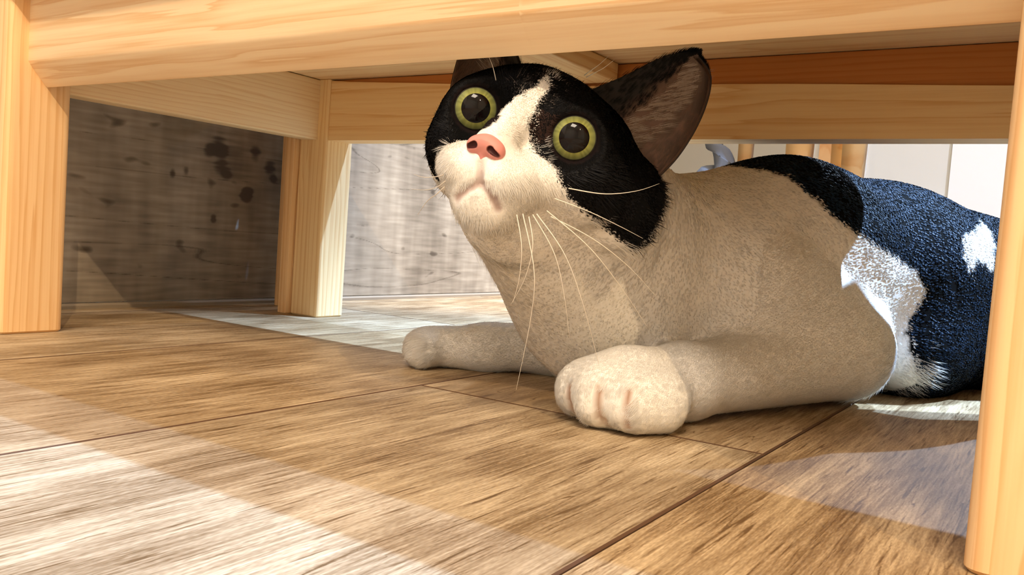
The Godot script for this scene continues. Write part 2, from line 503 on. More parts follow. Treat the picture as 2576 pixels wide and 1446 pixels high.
func plank(base: Node3D, x0: float, x1: float, z0: float, z1: float, k: int) -> void:
	var g := 0.0004
	var b := 0.0006
	var st := SurfaceTool.new()
	st.begin(Mesh.PRIMITIVE_TRIANGLES)
	var X := [x0 + g, x0 + g + b, x1 - g - b, x1 - g]
	var Z := [z0 + g, z0 + g + b, z1 - g - b, z1 - g]
	var du := fmod(k * 0.37, 1.0)
	var dv := fmod(k * 0.61, 1.0)
	var se := SurfaceTool.new()
	se.begin(Mesh.PRIMITIVE_TRIANGLES)
	for i in 3:
		for j in 3:
			var to := st if i == 1 and j == 1 else se
			var c := []
			for q in [[i, j], [i + 1, j], [i + 1, j + 1], [i, j + 1]]:
				var y := 0.0 if q[0] in [1, 2] and q[1] in [1, 2] else -0.0007
				c.append(Vector3(X[q[0]], y, Z[q[1]]))
			var n := Vector3(i - 1, 1.4, j - 1).normalized() if i != 1 or j != 1 else Vector3.UP
			for t in [0, 1, 2, 0, 2, 3]:
				to.set_normal(n)
				to.set_uv(Vector2(-c[t].z / 0.62 + du, (c[t].x - x0) / 0.18 + dv))
				to.add_vertex(c[t])
	# sides down to the bed
	for e in [[0, 0, 3, 0], [3, 0, 3, 3], [3, 3, 0, 3], [0, 3, 0, 0]]:
		var a := Vector3(X[e[0]], -0.0007, Z[e[1]])
		var c2 := Vector3(X[e[2]], -0.0007, Z[e[3]])
		var n2 := (c2 - a).cross(Vector3.UP).normalized()
		for p in [a, c2, c2 - Vector3(0, 0.0023, 0), a, c2 - Vector3(0, 0.0023, 0), a - Vector3(0, 0.0023, 0)]:
			se.set_normal(n2)
			se.set_uv(Vector2(du, dv))
			se.add_vertex(p)
	var m := st.commit()
	m.surface_set_material(0, M.floor[2] if x0 > -0.1 and x0 < 0.0 else M.floor[k % 2])
	se.commit(m)
	m.surface_set_material(1, M.edge)
	obj("plank", m, null, base)


# ------------------------------------------------------------------ the bench
func build_bench() -> void:
	var o := Vector3(-0.27, 0, -0.4)
	var t := thing("wooden_bench", o, "low pale pine bench with square legs and deep rails, over the cat", "bench")
	# legs: x0, z0, sx, sz, material
	for q in [[-0.5616, -0.2916, 0.035, 0.0391, M.leg, 0.1], [-0.0169, -0.2916, 0.036, 0.0391, M.leg, 0.55], [-0.5590, -0.5375, 0.0324, 0.031, M.leg_pale, 0.3], [-0.0150, -0.5375, 0.034, 0.031, M.leg_pale, 0.8]]:
		var prof := round_rect(q[2], q[3], 0.005 if q[1] > -0.4 else 0.0022, 5)
		var leg := obj("leg", extrude(prof, 0.1978, 1, Vector2(q[5], q[5]), 0.0012), q[4], t, Vector3(q[0] + q[2] / 2, 0.0013, q[1] + q[3] / 2) - o)
		leg.name = "leg"
	obj("added_shade_cleat", bar(Vector3(0.010, 0.1985, 0.0535), 1, Vector2(0.4, 0.9), 0.0005), M.leg, t, Vector3(-0.5650, 0.0008, -0.5290) - o)  # added cleat, keeps lamp light off the left wall
	# front rail with its bevelled lower edge
	var fr := PackedVector2Array([Vector2(-0.2637, 0.1634), Vector2(-0.2648, 0.1617), Vector2(-0.2740, 0.1508), Vector2(-0.2755, 0.1498), Vector2(-0.2800, 0.1510), Vector2(-0.2810, 0.1525), Vector2(-0.2810, 0.1990), Vector2(-0.2637, 0.1990)])
	obj("front_rail", extrude(fr, 0.5097, 0, Vector2(0.13, 0.37)), M.rail, t, Vector3(-0.5266, 0, 0) - o)
	# back rail: pale board under a darker reddish edge board
	var br := bar(Vector3(0.509, 0.030, 0.016), 0, Vector2(0.4, 0.2), 0.001)
	var yy := [0.1972, 0.1772]
	var st := SurfaceTool.new()
	st.begin(Mesh.PRIMITIVE_TRIANGLES)
	var n := 24
	var tops := []
	for i in n + 1:
		var u := float(i) / n
		tops.append(lerpf(0.1985, 0.1765, pow(u, 0.75)) + 0.0007 * sin(u * 11.0))
	for i in n:
		var xa := -0.5266 + 0.5097 * i / n
		var xb := -0.5266 + 0.5097 * (i + 1) / n
		var za := -0.5085
		var zb := -0.5105
		var zc := -0.5300
		var qs := [
			[[Vector3(xa, 0.1492, za), Vector3(xb, 0.1492, za), Vector3(xb, tops[i + 1], za), Vector3(xa, tops[i], za)], Vector3(0, 0, 1)],
			[[Vector3(xa, tops[i], za), Vector3(xb, tops[i + 1], za), Vector3(xb, tops[i + 1], zb), Vector3(xa, tops[i], zb)], Vector3(0, 1, 0)],
			[[Vector3(xa, 0.1492, za), Vector3(xb, 0.1492, za), Vector3(xb, 0.1492, zc), Vector3(xa, 0.1492, zc)], Vector3(0, -1, 0)],
			[[Vector3(xa, 0.1492, zc), Vector3(xb, 0.1492, zc), Vector3(xb, tops[i + 1] + 0.0003, zc), Vector3(xa, tops[i] + 0.0003, zc)], Vector3(0, 0, -1)]]
		for q in qs:
			var order := [0, 1, 2, 0, 2, 3]
			if (q[0][1] - q[0][0]).cross(q[0][2] - q[0][0]).dot(q[1]) > 0: order = [0, 2, 1, 0, 3, 2]
			for k in order:
				st.set_normal(q[1])
				st.set_uv(Vector2(q[0][k].x / 0.4, (q[0][k].y + q[0][k].z) / 0.08 + 0.2))
				st.add_vertex(q[0][k])
	obj("back_rail", st.commit(), M.back, t, -o)
	var hb := obj("back_board", bar(Vector3(0.5097, 0.0360, 0.0185), 0, Vector2(0.2, 0.6), 0.0008), M.back_dark, t, Vector3(-0.5266, 0.1813, -0.5202) - o)
	tag(hb, "darker reddish band along the back rail")
	# side rails
	obj("side_rail", bar(Vector3(0.018, 0.0498, 0.2146), 2, Vector2(0.3, 0.1), 0.0012), M.side, t, Vector3(-0.5467, 0.1743, -0.5064) - o)
	obj("side_rail", bar(Vector3(0.018, 0.0498, 0.2146), 2, Vector2(0.6, 0.5), 0.0012), M.side, t, Vector3(0.008, 0.1743, -0.5064) - o)
	# top boards and the batten under them
	var z := -0.2495
	for k in 3:
		obj("top_board", bar(Vector3(0.667, 0.015, 0.0988), 0, Vector2(0.2 * k, 0.3 * k), 0.0015), M.top, t, Vector3(-0.634, 0.2072, z - 0.0497) - o)
		z -= 0.0995
	obj("batten", bar(Vector3(0.052, 0.0125, 0.2275), 2, Vector2(0.1, 0.7), 0.0012), M.back, t, Vector3(-0.288, 0.1933, -0.5085) - o)


# ------------------------------------------------------------------ far background
func build_background() -> void:
	# white panelled cupboard at the far side of the room
	var c := thing("cupboard", Vector3(-0.3, 0, -2.4), "white panelled cupboard far behind the cat at right", "cupboard")
	obj("body", slab_mesh(Vector3(-0.37, 0.0, -0.4), Vector3(0.55, 0.95, 0)), M.white, c)
	obj("post", slab_mesh(Vector3(-0.296, 0.0, 0), Vector3(-0.261, 0.95, 0.03)), wood(pine[0], Color(0.8, 0.66, 0.5)), c)
	var d := obj("door", slab_mesh(Vector3(-0.255, 0.02, 0), Vector3(0.20, 0.93, 0.012)), flat_mat(Color(0.80, 0.77, 0.71), 0.6), c)
	for s in [[-0.255, 0.02, -0.175, 0.93], [0.025, 0.02, 0.20, 0.93], [-0.175, 0.02, 0.025, 0.255], [-0.175, 0.85, 0.025, 0.93]]:
		obj("frame", slab_mesh(Vector3(s[0], s[1], 0.012), Vector3(s[2], s[3], 0.024)), M.white, d)
	# wooden chair
	var ch := thing("wooden_chair", Vector3(-0.44, 0, -1.7), "light wooden chair with flat tapered legs behind the cat in the bright room", "chair")
	for q in [[-0.098, 0.1, 0.013, 0.75], [0.003, 0.1, 0.023, 0.85], [0.046, -0.06, 0.023, 1.1], [0.099, 0.1, 0.02, 0.8]]:
		var cy := CylinderMesh.new()
		cy.radial_segments = 4
		cy.height = 0.42
		cy.top_radius = q[2] * 1.41
		cy.bottom_radius = q[2] * 0.9
		var lg := obj("leg", cy, wood(pine[0], Color(0.84 * q[3], 0.72 * q[3], 0.55 * q[3])), ch, Vector3(q[0], 0.21, q[1]))
		lg.rotation.y = PI / 4
	obj("seat", bar(Vector3(0.30, 0.03, 0.3), 0, Vector2.ZERO, 0.008), M.leg, ch, Vector3(-0.16, 0.435, 0.0))
	# added unseen cabinet right of the bench, keeps lamp light off the cat
	var cb := thing("shade_cabinet", Vector3(0.3, 0, -0.665), "added unseen cabinet standing to the right of the bench", "shade_cabinet")
	obj("body", bar(Vector3(0.4, 0.31, 0.475), 1, Vector2.ZERO, 0.004), M.side, cb, Vector3(0, 0.0, 0.2375))
	# added boards between bench and wall, they block lamp light on the wall
	var ob := obj("added_shade_board", bar(Vector3(0.010, 0.32, 0.030), 1, Vector2(0.2, 0.2), 0.0005), M.leg, self, Vector3(-0.5762, 0.0, -0.5640))
	tag(ob, "added narrow board behind the rear left bench leg, blocking lamp light", "board")
	var ow := obj("added_shade_board", bar(Vector3(0.014, 0.32, 0.058), 1, Vector2(0.5, 0.2), 0.0015), M.leg, self, Vector3(-0.616, 0.0, -0.573))
	tag(ow, "added wider board by the driftwood wall behind the bench, blocking lamp light", "board")
	# grey cloth
	var st := SurfaceTool.new()
	st.begin(Mesh.PRIMITIVE_TRIANGLES)
	var path := [Vector3(-0.020, 0.325, 0), Vector3(-0.014, 0.292, 0), Vector3(0.004, 0.272, 0.004), Vector3(0.014, 0.245, 0), Vector3(-0.012, 0.225, 0), Vector3(-0.03, 0.15, 0), Vector3(-0.01, 0.0, 0)]
	var rad := [0.010, 0.017, 0.018, 0.022, 0.030, 0.040, 0.055]
	var rings := []
	for i in 25:
		var f := i / 24.0 * 6.0
		var k := mini(int(f), 5)
		var c0: Vector3 = poly(path, i / 24.0)
		var r0: float = lerpf(rad[k], rad[k + 1], f - k)
		var ring := []
		for j in 13:
			var a0 := TAU * j / 12
			ring.append(c0 + Vector3(cos(a0), 0.35 * sin(a0 * 2.0 + i), sin(a0)) * r0 * (1.0 + 0.06 * sin(a0 * 3.0 + i * 0.7)))
		rings.append(ring)
	st.set_smooth_group(0)
	for i in 24:
		for j in 12:
			for v in [rings[i][j], rings[i][j + 1], rings[i + 1][j], rings[i][j + 1], rings[i + 1][j + 1], rings[i + 1][j]]: st.add_vertex(v)
	st.generate_normals()
	var g := obj("grey_cloth", st.commit(), flat_mat(Color(0.36, 0.36, 0.37), 0.9), self, Vector3(-0.590, 0, -1.6))
	tag(g, "small dark grey cloth lump showing just right of the cat's ear, against the bright room", "cloth")


# ------------------------------------------------------------------ the cat
# prims of the distance field, by group: 0 head, 1 body, 2 near leg, 3 far leg
var kind := PackedInt32Array()
var pa := PackedVector3Array()
var pb := PackedVector3Array()
var ra := PackedFloat32Array()
var rb := PackedFloat32Array()
var il := PackedFloat32Array()
var first := PackedInt32Array()
var ksm := [0.0085, 0.022, 0.011, 0.009]
var hb := Basis()
var hbi := Basis()
var mouth := []
var eye_at := [Vector3.ZERO, Vector3.ZERO]
var gaze := [Vector3.ZERO, Vector3.ZERO]


func head_point(x: float, y: float, z: float) -> Vector3:
	return HEAD_AT + hb * (Vector3(x, y, z) * 0.001)


func head_local(p: Vector3) -> Vector3:
	return hbi * (p - HEAD_AT) * 1000.0


func set_prims() -> void:
	hb = HEAD_BASIS.orthonormalized().scaled(Vector3.ONE * HEAD_SCALE)
	hbi = hb.inverse()
	var g := 0
	for list in [HEAD, BODY, NEAR_LEG, FAR_LEG]:
		first.append(kind.size())
		for q in list:
			kind.append(q[0])
			var a := Vector3(q[1], q[2], q[3])
			if q[0] == 0:
				var b := Vector3(q[5], q[6], q[7])
				var r1: float = q[4]
				var r2: float = q[8]
				if g == 0:
					a = head_point(a.x, a.y, a.z)
					b = head_point(b.x, b.y, b.z)
					r1 *= 0.001 * HEAD_SCALE
					r2 *= 0.001 * HEAD_SCALE
				pa.append(a)
				pb.append(b - a)
				ra.append(r1)
				rb.append(r2 - r1)
				il.append(1.0 / maxf((b - a).length_squared(), 1e-9))
			else:
				var r := Vector3(q[4], q[5], q[6])
				if g == 0:
					pa.append(a)
					pb.append(r)
				else:
					pa.append(a)
					pb.append(r)
				ra.append(0)
				rb.append(0)
				il.append(0)
		g += 1
	first.append(kind.size())
	for s in 2:
		var e := head_point(-22.7 if s == 0 else EYE, 0, -1.6)
		eye_at[s] = e
		gaze[s] = (CAM + Vector3(0.0, 0.03, 0) - e).normalized()


func sd_group(g: int, p: Vector3) -> float:
	var lp := (hbi * (p - HEAD_AT)) * 1000.0 if g == 0 else p
	var sc := 0.001 * HEAD_SCALE if g == 0 else 1.0
	var k: float = ksm[g]
	var d := 1.0
	for i in range(first[g], first[g + 1]):
		var e: float
		if kind[i] == 0:
			var q := p - pa[i]
			var b := pb[i]
			var h := clampf(q.dot(b) * il[i], 0.0, 1.0)
			e = (q - b * h).length() - ra[i] - rb[i] * h
		else:
			var q := lp - pa[i]
			var r := pb[i]
			var k0 := (q / r).length()
			var k1 := (q / (r * r)).length()
			e = k0 * (k0 - 1.0) / maxf(k1, 1e-9) * sc
		var hh := maxf(k - absf(d - e), 0.0)
		d = minf(d, e) - hh * hh / (4.0 * k)
	return d


func smin(a: float, b: float, k: float) -> float:
	var h := maxf(k - absf(a - b), 0.0)
	return minf(a, b) - h * h / (4.0 * k)


func sdf(p: Vector3) -> float:
	var db := sd_group(1, p)
	var d := db
	if p.y < 0.125:
		if p.x > -0.215:
			d = smin(d, sd_group(2, p), 0.012)
		else:
			d = smin(d, sd_group(3, p), 0.012)
	if p.y > 0.06 and p.z > -0.38:
		d = smin(d, sd_group(0, p), 0.012)
		# openings of the eyelids
		for s in 2:
			var q: Vector3 = p - eye_at[s]
			if q.length_squared() < 0.0008:
				var gz: Vector3 = gaze[s]
				var t := q.dot(gz)
				var rad := (q - gz * t).length()
				if t > 0:
					var o := rad - 0.0083 - maxf(0.0, t - 0.007) * 0.8
					var hh := maxf(0.0015 - absf(d + o), 0.0)
					d = maxf(d, -o) + hh * hh / 0.006
		for m in mouth:
			var q: Vector3 = p - m[0]
			if q.length_squared() < 0.0006:
				var h := clampf(q.dot(m[1]) * m[2], 0.0, 1.0)
				var o: float = (q - m[1] * h).length() - m[3]
				var hh := maxf(0.002 - absf(d + o), 0.0)
				d = maxf(d, -o) + hh * hh / 0.008
	elif p.z > -0.37 and p.y < 0.05 and p.x > -0.22:
		# clefts between the toes of the near paw
		for m in clefts:
			var q: Vector3 = p - m[0]
			if q.length_squared() < 0.0016:
				var h := clampf(q.dot(m[1]) * m[2], 0.0, 1.0)
				var o: float = (q - m[1] * h).length() - m[3]
				var hh := maxf(0.003 - absf(d + o), 0.0)
				d = maxf(d, -o) + hh * hh / 0.012
	return d


var clefts := []


func seg(a: Vector3, b: Vector3, r: float) -> Array:
	return [a, b - a, 1.0 / maxf((b - a).length_squared(), 1e-12), r]


# walks from outside along -dir until it meets the body
func meet(from: Vector3, dir: Vector3) -> Vector3:
	var p := from
	for i in 60:
		var d := sdf(p)
		if d < 0.0001: break
		p += dir * maxf(d * 0.8, 0.0002)
	return p


var bv := PackedVector3Array()
var bn := PackedVector3Array()
var bi := PackedInt32Array()


# surface nets over a box; cells inside `hole` are left out
func net(lo: Vector3, hi: Vector3, h: float, hole: AABB) -> void:
	var nx := int(ceil((hi.x - lo.x) / h / 4)) * 4
	var ny := int(ceil((hi.y - lo.y) / h / 4)) * 4
	var nz := int(ceil((hi.z - lo.z) / h / 4)) * 4
	var px := nx + 1
	var py := ny + 1
	var val := PackedFloat32Array()
	val.resize(px * py * (nz + 1))
	val.fill(9.0)
	var sx := 1
	var sy := px
	var sz := px * py
	var blocks := PackedInt32Array()
	var reach := h * 4 * 0.87 * 1.15
	var has_hole := hole.size.x > 0
	for bz in nz / 4:
		for by in ny / 4:
			for bx in nx / 4:
				var c := lo + Vector3(bx * 4 + 2, by * 4 + 2, bz * 4 + 2) * h
				if has_hole and hole.grow(-h * 4.0).has_point(c): continue
				if absf(sdf(c)) > reach + 0.002: continue
				blocks.append(bx | (by << 10) | (bz << 20))
				for k in 5:
					for j in 5:
						var at := (bx * 4) * sx + (by * 4 + j) * sy + (bz * 4 + k) * sz
						for i in 5:
							if val[at + i] > 8.0:
								val[at + i] = sdf(lo + Vector3(bx * 4 + i, by * 4 + j, bz * 4 + k) * h)
	var idx := PackedInt32Array()
	idx.resize(px * py * (nz + 1))
	idx.fill(-1)
	var cells := PackedInt32Array()
	var off := [0, sx, sy, sx + sy, sz, sx + sz, sy + sz, sx + sy + sz]
	var edges := [[0, 1], [2, 3], [4, 5], [6, 7], [0, 2], [1, 3], [4, 6], [5, 7], [0, 4], [1, 5], [2, 6], [3, 7]]
	for b in blocks:
		var bx := b & 1023
		var by := (b >> 10) & 1023
		var bz := b >> 20
		for k in 4:
			for j in 4:
				for i in 4:
					var at := (bx * 4 + i) + (by * 4 + j) * sy + (bz * 4 + k) * sz
					var neg := 0
					for o in 8:
						if val[at + off[o]] < 0.0: neg += 1
					if neg == 0 or neg == 8: continue
					var cell := lo + Vector3(bx * 4 + i, by * 4 + j, bz * 4 + k) * h
					if has_hole and hole.has_point(cell): continue
					var sum := Vector3.ZERO
					var cnt := 0
					for e in edges:
						var u := val[at + off[e[0]]]
						var v := val[at + off[e[1]]]
						if (u < 0.0) != (v < 0.0):
							var t := u / (u - v)
							var A := Vector3(e[0] & 1, (e[0] >> 1) & 1, e[0] >> 2)
							var B := Vector3(e[1] & 1, (e[1] >> 1) & 1, e[1] >> 2)
							sum += A.lerp(B, t)
							cnt += 1
					idx[at] = bv.size()
					cells.append(at)
					bv.append(cell + sum / cnt * h)
					bn.append(Vector3.ZERO)
	for at in cells:
		var v0 := val[at]
		for ax in 3:
			var s: int = [sx, sy, sz][ax]
			var v1 := val[at + s]
			if v1 > 8.0 or (v0 < 0.0) == (v1 < 0.0): continue
			var s1: int = [sy, sz, sx][ax]
			var s2: int = [sz, sx, sy][ax]
			var a := idx[at]
			var b := idx[at - s1]
			var c := idx[at - s1 - s2]
			var d := idx[at - s2]
			if a < 0 or b < 0 or c < 0 or d < 0: continue
			if v0 < 0.0:
				bi.append_array([a, b, c, a, c, d])
			else:
				bi.append_array([a, c, b, a, d, c])


# turns every triangle so that its front agrees with its normals
func oriented(v: PackedVector3Array, nn: PackedVector3Array, ix: PackedInt32Array) -> PackedInt32Array:
	for t in range(0, ix.size(), 3):
		var a := ix[t]
		var b := ix[t + 1]
		var c := ix[t + 2]
		if (v[b] - v[a]).cross(v[c] - v[a]).dot(nn[a] + nn[b] + nn[c]) > 0.0:
			ix[t + 1] = c
			ix[t + 2] = b
	return ix


func finish_normals() -> void:
	for t in range(0, bi.size(), 3):
		var a := bi[t]
		var b := bi[t + 1]
		var c := bi[t + 2]
		var n := (bv[c] - bv[a]).cross(bv[b] - bv[a])
		bn[a] += n
		bn[b] += n
		bn[c] += n
	for i in bn.size():
		bn[i] = bn[i].normalized()


var blaze := PackedVector2Array()
const WHITE := Color(0.93, 0.91, 0.87)
const BLACK := Color(0.005, 0.005, 0.006)


const AX := Vector3(0.55, 0, -0.835)
const AX_AT := Vector3(-0.185, 0, -0.44)
var saddle := PackedVector2Array()
var spot := PackedVector2Array()


# which coat grows here: 0 white, 1 black
func coat(p: Vector3, g: int) -> int:
	if g == 0:
		var q := head_local(p)
		if q.z > -14.0 - maxf(0, q.x - 20.0) * 0.9:
			return 0 if Geometry2D.is_point_in_polygon(Vector2(q.x, q.y), blaze) else 1
		if q.y < -28.0 + maxf(0.0, -q.x - 30) * 0.5: return 0
		if q.z < -46.0 + maxf(0, q.x) * 0.1: return 0 if q.y < 14 else 1
		return 1
	if g > 1: return 0
	if p.y > 0.085 and p.z > -0.37:
		var q := head_local(p)
		if q.x > 18 and q.z > -58 and q.y > -30 and q.z < -12: return 1
	var s := (p - AX_AT).dot(AX)
	if Geometry2D.is_point_in_polygon(Vector2(s, p.y), saddle):
		if Geometry2D.is_point_in_polygon(Vector2(s, p.y), spot): return 0
		return 1
	return 0


# hair length and lay at a point
func lay(p: Vector3, g: int) -> Array:
	if g == 0:
		var q := head_local(p)
		var from_nose := (q - Vector3(0, -10, 34))
		var d := Vector3(q.x * 1.0, (q.y + 12) * 1.0, -26 - absf(q.x) * 0.2)
		if q.y < -18: d = Vector3(q.x * 0.8, -14 + (q.y + 18) * 0.6, -18)
		var len := clampf(0.0024 + from_nose.length() * 0.00013, 0.0024, 0.011)
		if absf(q.x) > 34 and q.y < 0: len = 0.014
		if q.y < -30 and q.z < 24: len = maxf(len, 0.009)
		return [(hb * d).normalized(), len, 0.30]
	if g == 2:
		var t := clampf((p.z + 0.47) / 0.13, 0, 1)
		return [Vector3(-0.55, -0.25, 0.8).lerp(Vector3(-0.25, -0.75, 0.6), t).normalized(), lerpf(0.011, 0.0048, t), 0.30]
	if g == 3:
		var t := clampf((-0.25 - p.x) / 0.06, 0, 1)
		return [Vector3(-0.8, -0.35, 0.5).normalized(), lerpf(0.010, 0.006, t), 0.30]
	var dir := (AX + Vector3(0, -0.35, 0)).normalized()
	if p.z > -0.43: dir = Vector3(0.1, -0.9, -0.1).lerp(dir, clampf((-0.36 - p.z) / 0.07, 0, 1)).normalized()
	return [dir, 0.018, 0.34]


func build_cat() -> void:
	var t0 := Time.get_ticks_msec()
	set_prims()
	for i in range(0, BLAZE.size(), 2): blaze.append(Vector2(BLAZE[i], BLAZE[i + 1]))
	for q in SADDLE: saddle.append(Vector2(q[0], q[1]))
	for q in SPOT: spot.append(Vector2(q[0], q[1]))
	# the mouth: philtrum and the two lip lines, laid on the skin from the front
	var fwd := hb.z.normalized()
	var lines := [[[1.2, -23.5], [2.6, -28], [3.0, -31]], [[3.0, -31], [0.3, -32.7], [-2.6, -35.2], [-5.5, -38.4]], [[3.0, -31], [6.5, -31.8], [9.5, -34.4], [11.5, -37]]]
	var skin := []
	for l in lines:
		var pts := []
		for q in l: pts.append(meet(head_point(q[0], q[1], 60), -fwd))
		skin.append(pts)
	for k in 3:
		for i in skin[k].size() - 1: mouth.append(seg(skin[k][i], skin[k][i + 1], 0.0006 if k == 0 else 0.0010))
	var tdir := Vector3(-0.35, 0, 0.94)
	var new_clefts := []
	for q in [[-0.1740, -0.3300], [-0.1556, -0.3260], [-0.1395, -0.3330]]:
		var pts := []
		for y in [0.003, 0.007, 0.011, 0.015, 0.019]:
			pts.append(meet(Vector3(q[0], y, q[1]) + tdir * 0.045 + Vector3(0, 0.006, 0), (-tdir - Vector3(0, 0.16, 0)).normalized()))
		for i in 4: new_clefts.append(seg(pts[i], pts[i + 1], [0.0014, 0.0014, 0.0012, 0.0008][i]))
	clefts = new_clefts
	var hole := AABB(Vector3(-0.2640, 0.0700, -0.3640), Vector3(0.1360, 0.1120, 0.1240))
	net(Vector3(-0.345, -0.004, -0.83), Vector3(0.075, 0.176, -0.29), 0.0034, hole)
	var nb := bv.size()
	net(hole.position - Vector3.ONE * 0.0036, hole.end + Vector3(0.0036, 0.0036, 0), 0.0013, AABB())
	finish_normals()
	# what grows where
	var n := bv.size()
	var grp := PackedByteArray()
	grp.resize(n)
	var col := PackedColorArray()
	col.resize(n)
	var dirs := PackedVector3Array()
	dirs.resize(n)
	var lens := PackedFloat32Array()
	lens.resize(n)
	for i in n:
		var p := bv[i]
		var best := 0
		var bd := 9.0
		for g in 4:
			if g == 0 and (p.y < 0.05 or p.z < -0.38): continue
			if g > 1 and p.y > 0.12: continue
			var d := sd_group(g, p) + (0.003 if g == 1 else 0.0)
			if d < bd:
				bd = d
				best = g
		grp[i] = best
		col[i] = BLACK if coat(p, best) == 1 else WHITE
		var l := lay(p, best)
		dirs[i] = l[0]
		lens[i] = l[1]
		if best == 0:
			for mi in mouth.size():
				var m: Array = mouth[mi]
				var q: Vector3 = p - m[0]
				var h := clampf(q.dot(m[1]) * m[2], 0.0, 1.0)
				var dd: float = (q - m[1] * h).length()
				if dd < 0.0030:
					var w := clampf((0.0025 - dd) / 0.0016, 0, 1) * (0.5 if mi < 2 else 0.85)
					col[i] = col[i].lerp(Color(0.33, 0.19, 0.155), w)
					lens[i] = minf(lens[i], 0.002 if dd > 0.002 else 0.0)
			for s in 2:
				var q: Vector3 = p - eye_at[s]
				var rad: float = (q - gaze[s] * q.dot(gaze[s])).length()
				if q.dot(gaze[s]) > 0 and rad < 0.0135:
					lens[i] = 0.0 if rad < 0.0096 else 0.002
					if rad < 0.0102: col[i] = Color(0.012, 0.009, 0.008)
			var q2 := head_local(p)
			if absf(q2.x - 0.6) < 8.0 and q2.y < -12 and q2.y > -26 and q2.z > 20: lens[i] = 0.0012
		elif best == 2 and p.z > -0.36:
			for m in clefts:
				var q: Vector3 = p - m[0]
				var h := clampf(q.dot(m[1]) * m[2], 0.0, 1.0)
				var dd: float = (q - m[1] * h).length()
				if dd < 0.0036:
					lens[i] = 0.0 if dd < 0.0022 else 0.0026
					col[i] = col[i].lerp(Color(0.42, 0.27, 0.19), clampf((0.0026 - dd) / 0.0014, 0, 1))
	var arr := []
	arr.resize(Mesh.ARRAY_MAX)
	arr[Mesh.ARRAY_VERTEX] = bv
	arr[Mesh.ARRAY_NORMAL] = bn
	arr[Mesh.ARRAY_COLOR] = col
	arr[Mesh.ARRAY_INDEX] = oriented(bv, bn, bi)
	var am := ArrayMesh.new()
	am.add_surface_from_arrays(Mesh.PRIMITIVE_TRIANGLES, arr)
	var bm := StandardMaterial3D.new()
	bm.vertex_color_use_as_albedo = true
	bm.roughness = 0.9
	bm.metallic_specular = 0.15
	var cat := thing("cat", Vector3.ZERO, "black and white cat with wide yellow-green eyes crouching under the pine bench", "cat")
	obj("body", am, bm, cat)
	fur(cat, grp, dirs, lens)
	for s in 2: eye(cat, s)
	nose(cat)
	for s in [-1.0, 1.0]: ear(cat, s)
	whiskers(cat)


const SADDLE := [[-0.05, 0.138], [0.038, 0.134], [0.042, 0.132], [0.046, 0.129], [0.058, 0.125], [0.066, 0.114], [0.076, 0.102], [0.093, 0.093], [0.12, 0.084], [0.14, 0.076], [0.147, 0.065], [0.138, 0.051], [0.135, 0.044], [0.138, 0.028], [0.148, 0.015], [0.16, -0.1], [0.8, -0.1], [0.8, 0.3], [-0.05, 0.3]]
const SPOT := [[0.223, 0.113], [0.22, 0.103], [0.204, 0.079], [0.191, 0.088], [0.18, 0.078], [0.176, 0.087], [0.18, 0.099]]


func tuft(sd: int) -> ArrayMesh:
	var r := RandomNumberGenerator.new()
	r.seed = sd
	var v := PackedVector3Array()
	var nn := PackedVector3Array()
	var ix := PackedInt32Array()
	for k in 7:
		var root := Vector3(r.randf_range(-0.16, 0.16), -0.02, r.randf_range(-0.16, 0.16))
		var l := r.randf_range(0.75, 1.08)
		var yaw := r.randf_range(-0.22, 0.22)
		var lift := r.randf_range(0.28, 0.5)
		var curl := r.randf_range(-0.10, 0.10)
		var wd := r.randf_range(0.8, 1.15)
		var fz := Vector3(sin(yaw), 0, cos(yaw))
		var side := Vector3(cos(yaw), r.randf_range(-0.5, 0.5), -sin(yaw)).normalized()
		var n2 := Vector3(side.x * 0.0 + r.randf_range(-0.25, 0.25), 1.0, r.randf_range(-0.1, 0.3)).normalized()
		var b := v.size()
		for i in 4:
			var t := i / 3.0
			var c := root + fz * (t * l) + Vector3(0, lift * l * (t - 0.55 * t * t), 0) + side * curl * t * t
			var w := 0.5 * wd * (1.0 - t * 0.55)
			if i == 3:
				v.append(c)
				nn.append(n2)
			else:
				# width is kept in a unit of its own: x of the copy is scaled for it
				v.append(c - side * w * 0.042)
				v.append(c + side * w * 0.042)
				nn.append(n2)
				nn.append(n2)
		ix.append_array([b, b + 1, b + 2, b + 1, b + 3, b + 2, b + 2, b + 3, b + 4, b + 3, b + 5, b + 4, b + 4, b + 5, b + 6])
	var arr := []
	arr.resize(Mesh.ARRAY_MAX)
	arr[Mesh.ARRAY_VERTEX] = v
	arr[Mesh.ARRAY_NORMAL] = nn
	arr[Mesh.ARRAY_INDEX] = oriented(arr[Mesh.ARRAY_VERTEX], arr[Mesh.ARRAY_NORMAL], ix)
	var m := ArrayMesh.new()
	m.add_surface_from_arrays(Mesh.PRIMITIVE_TRIANGLES, arr)
	return m


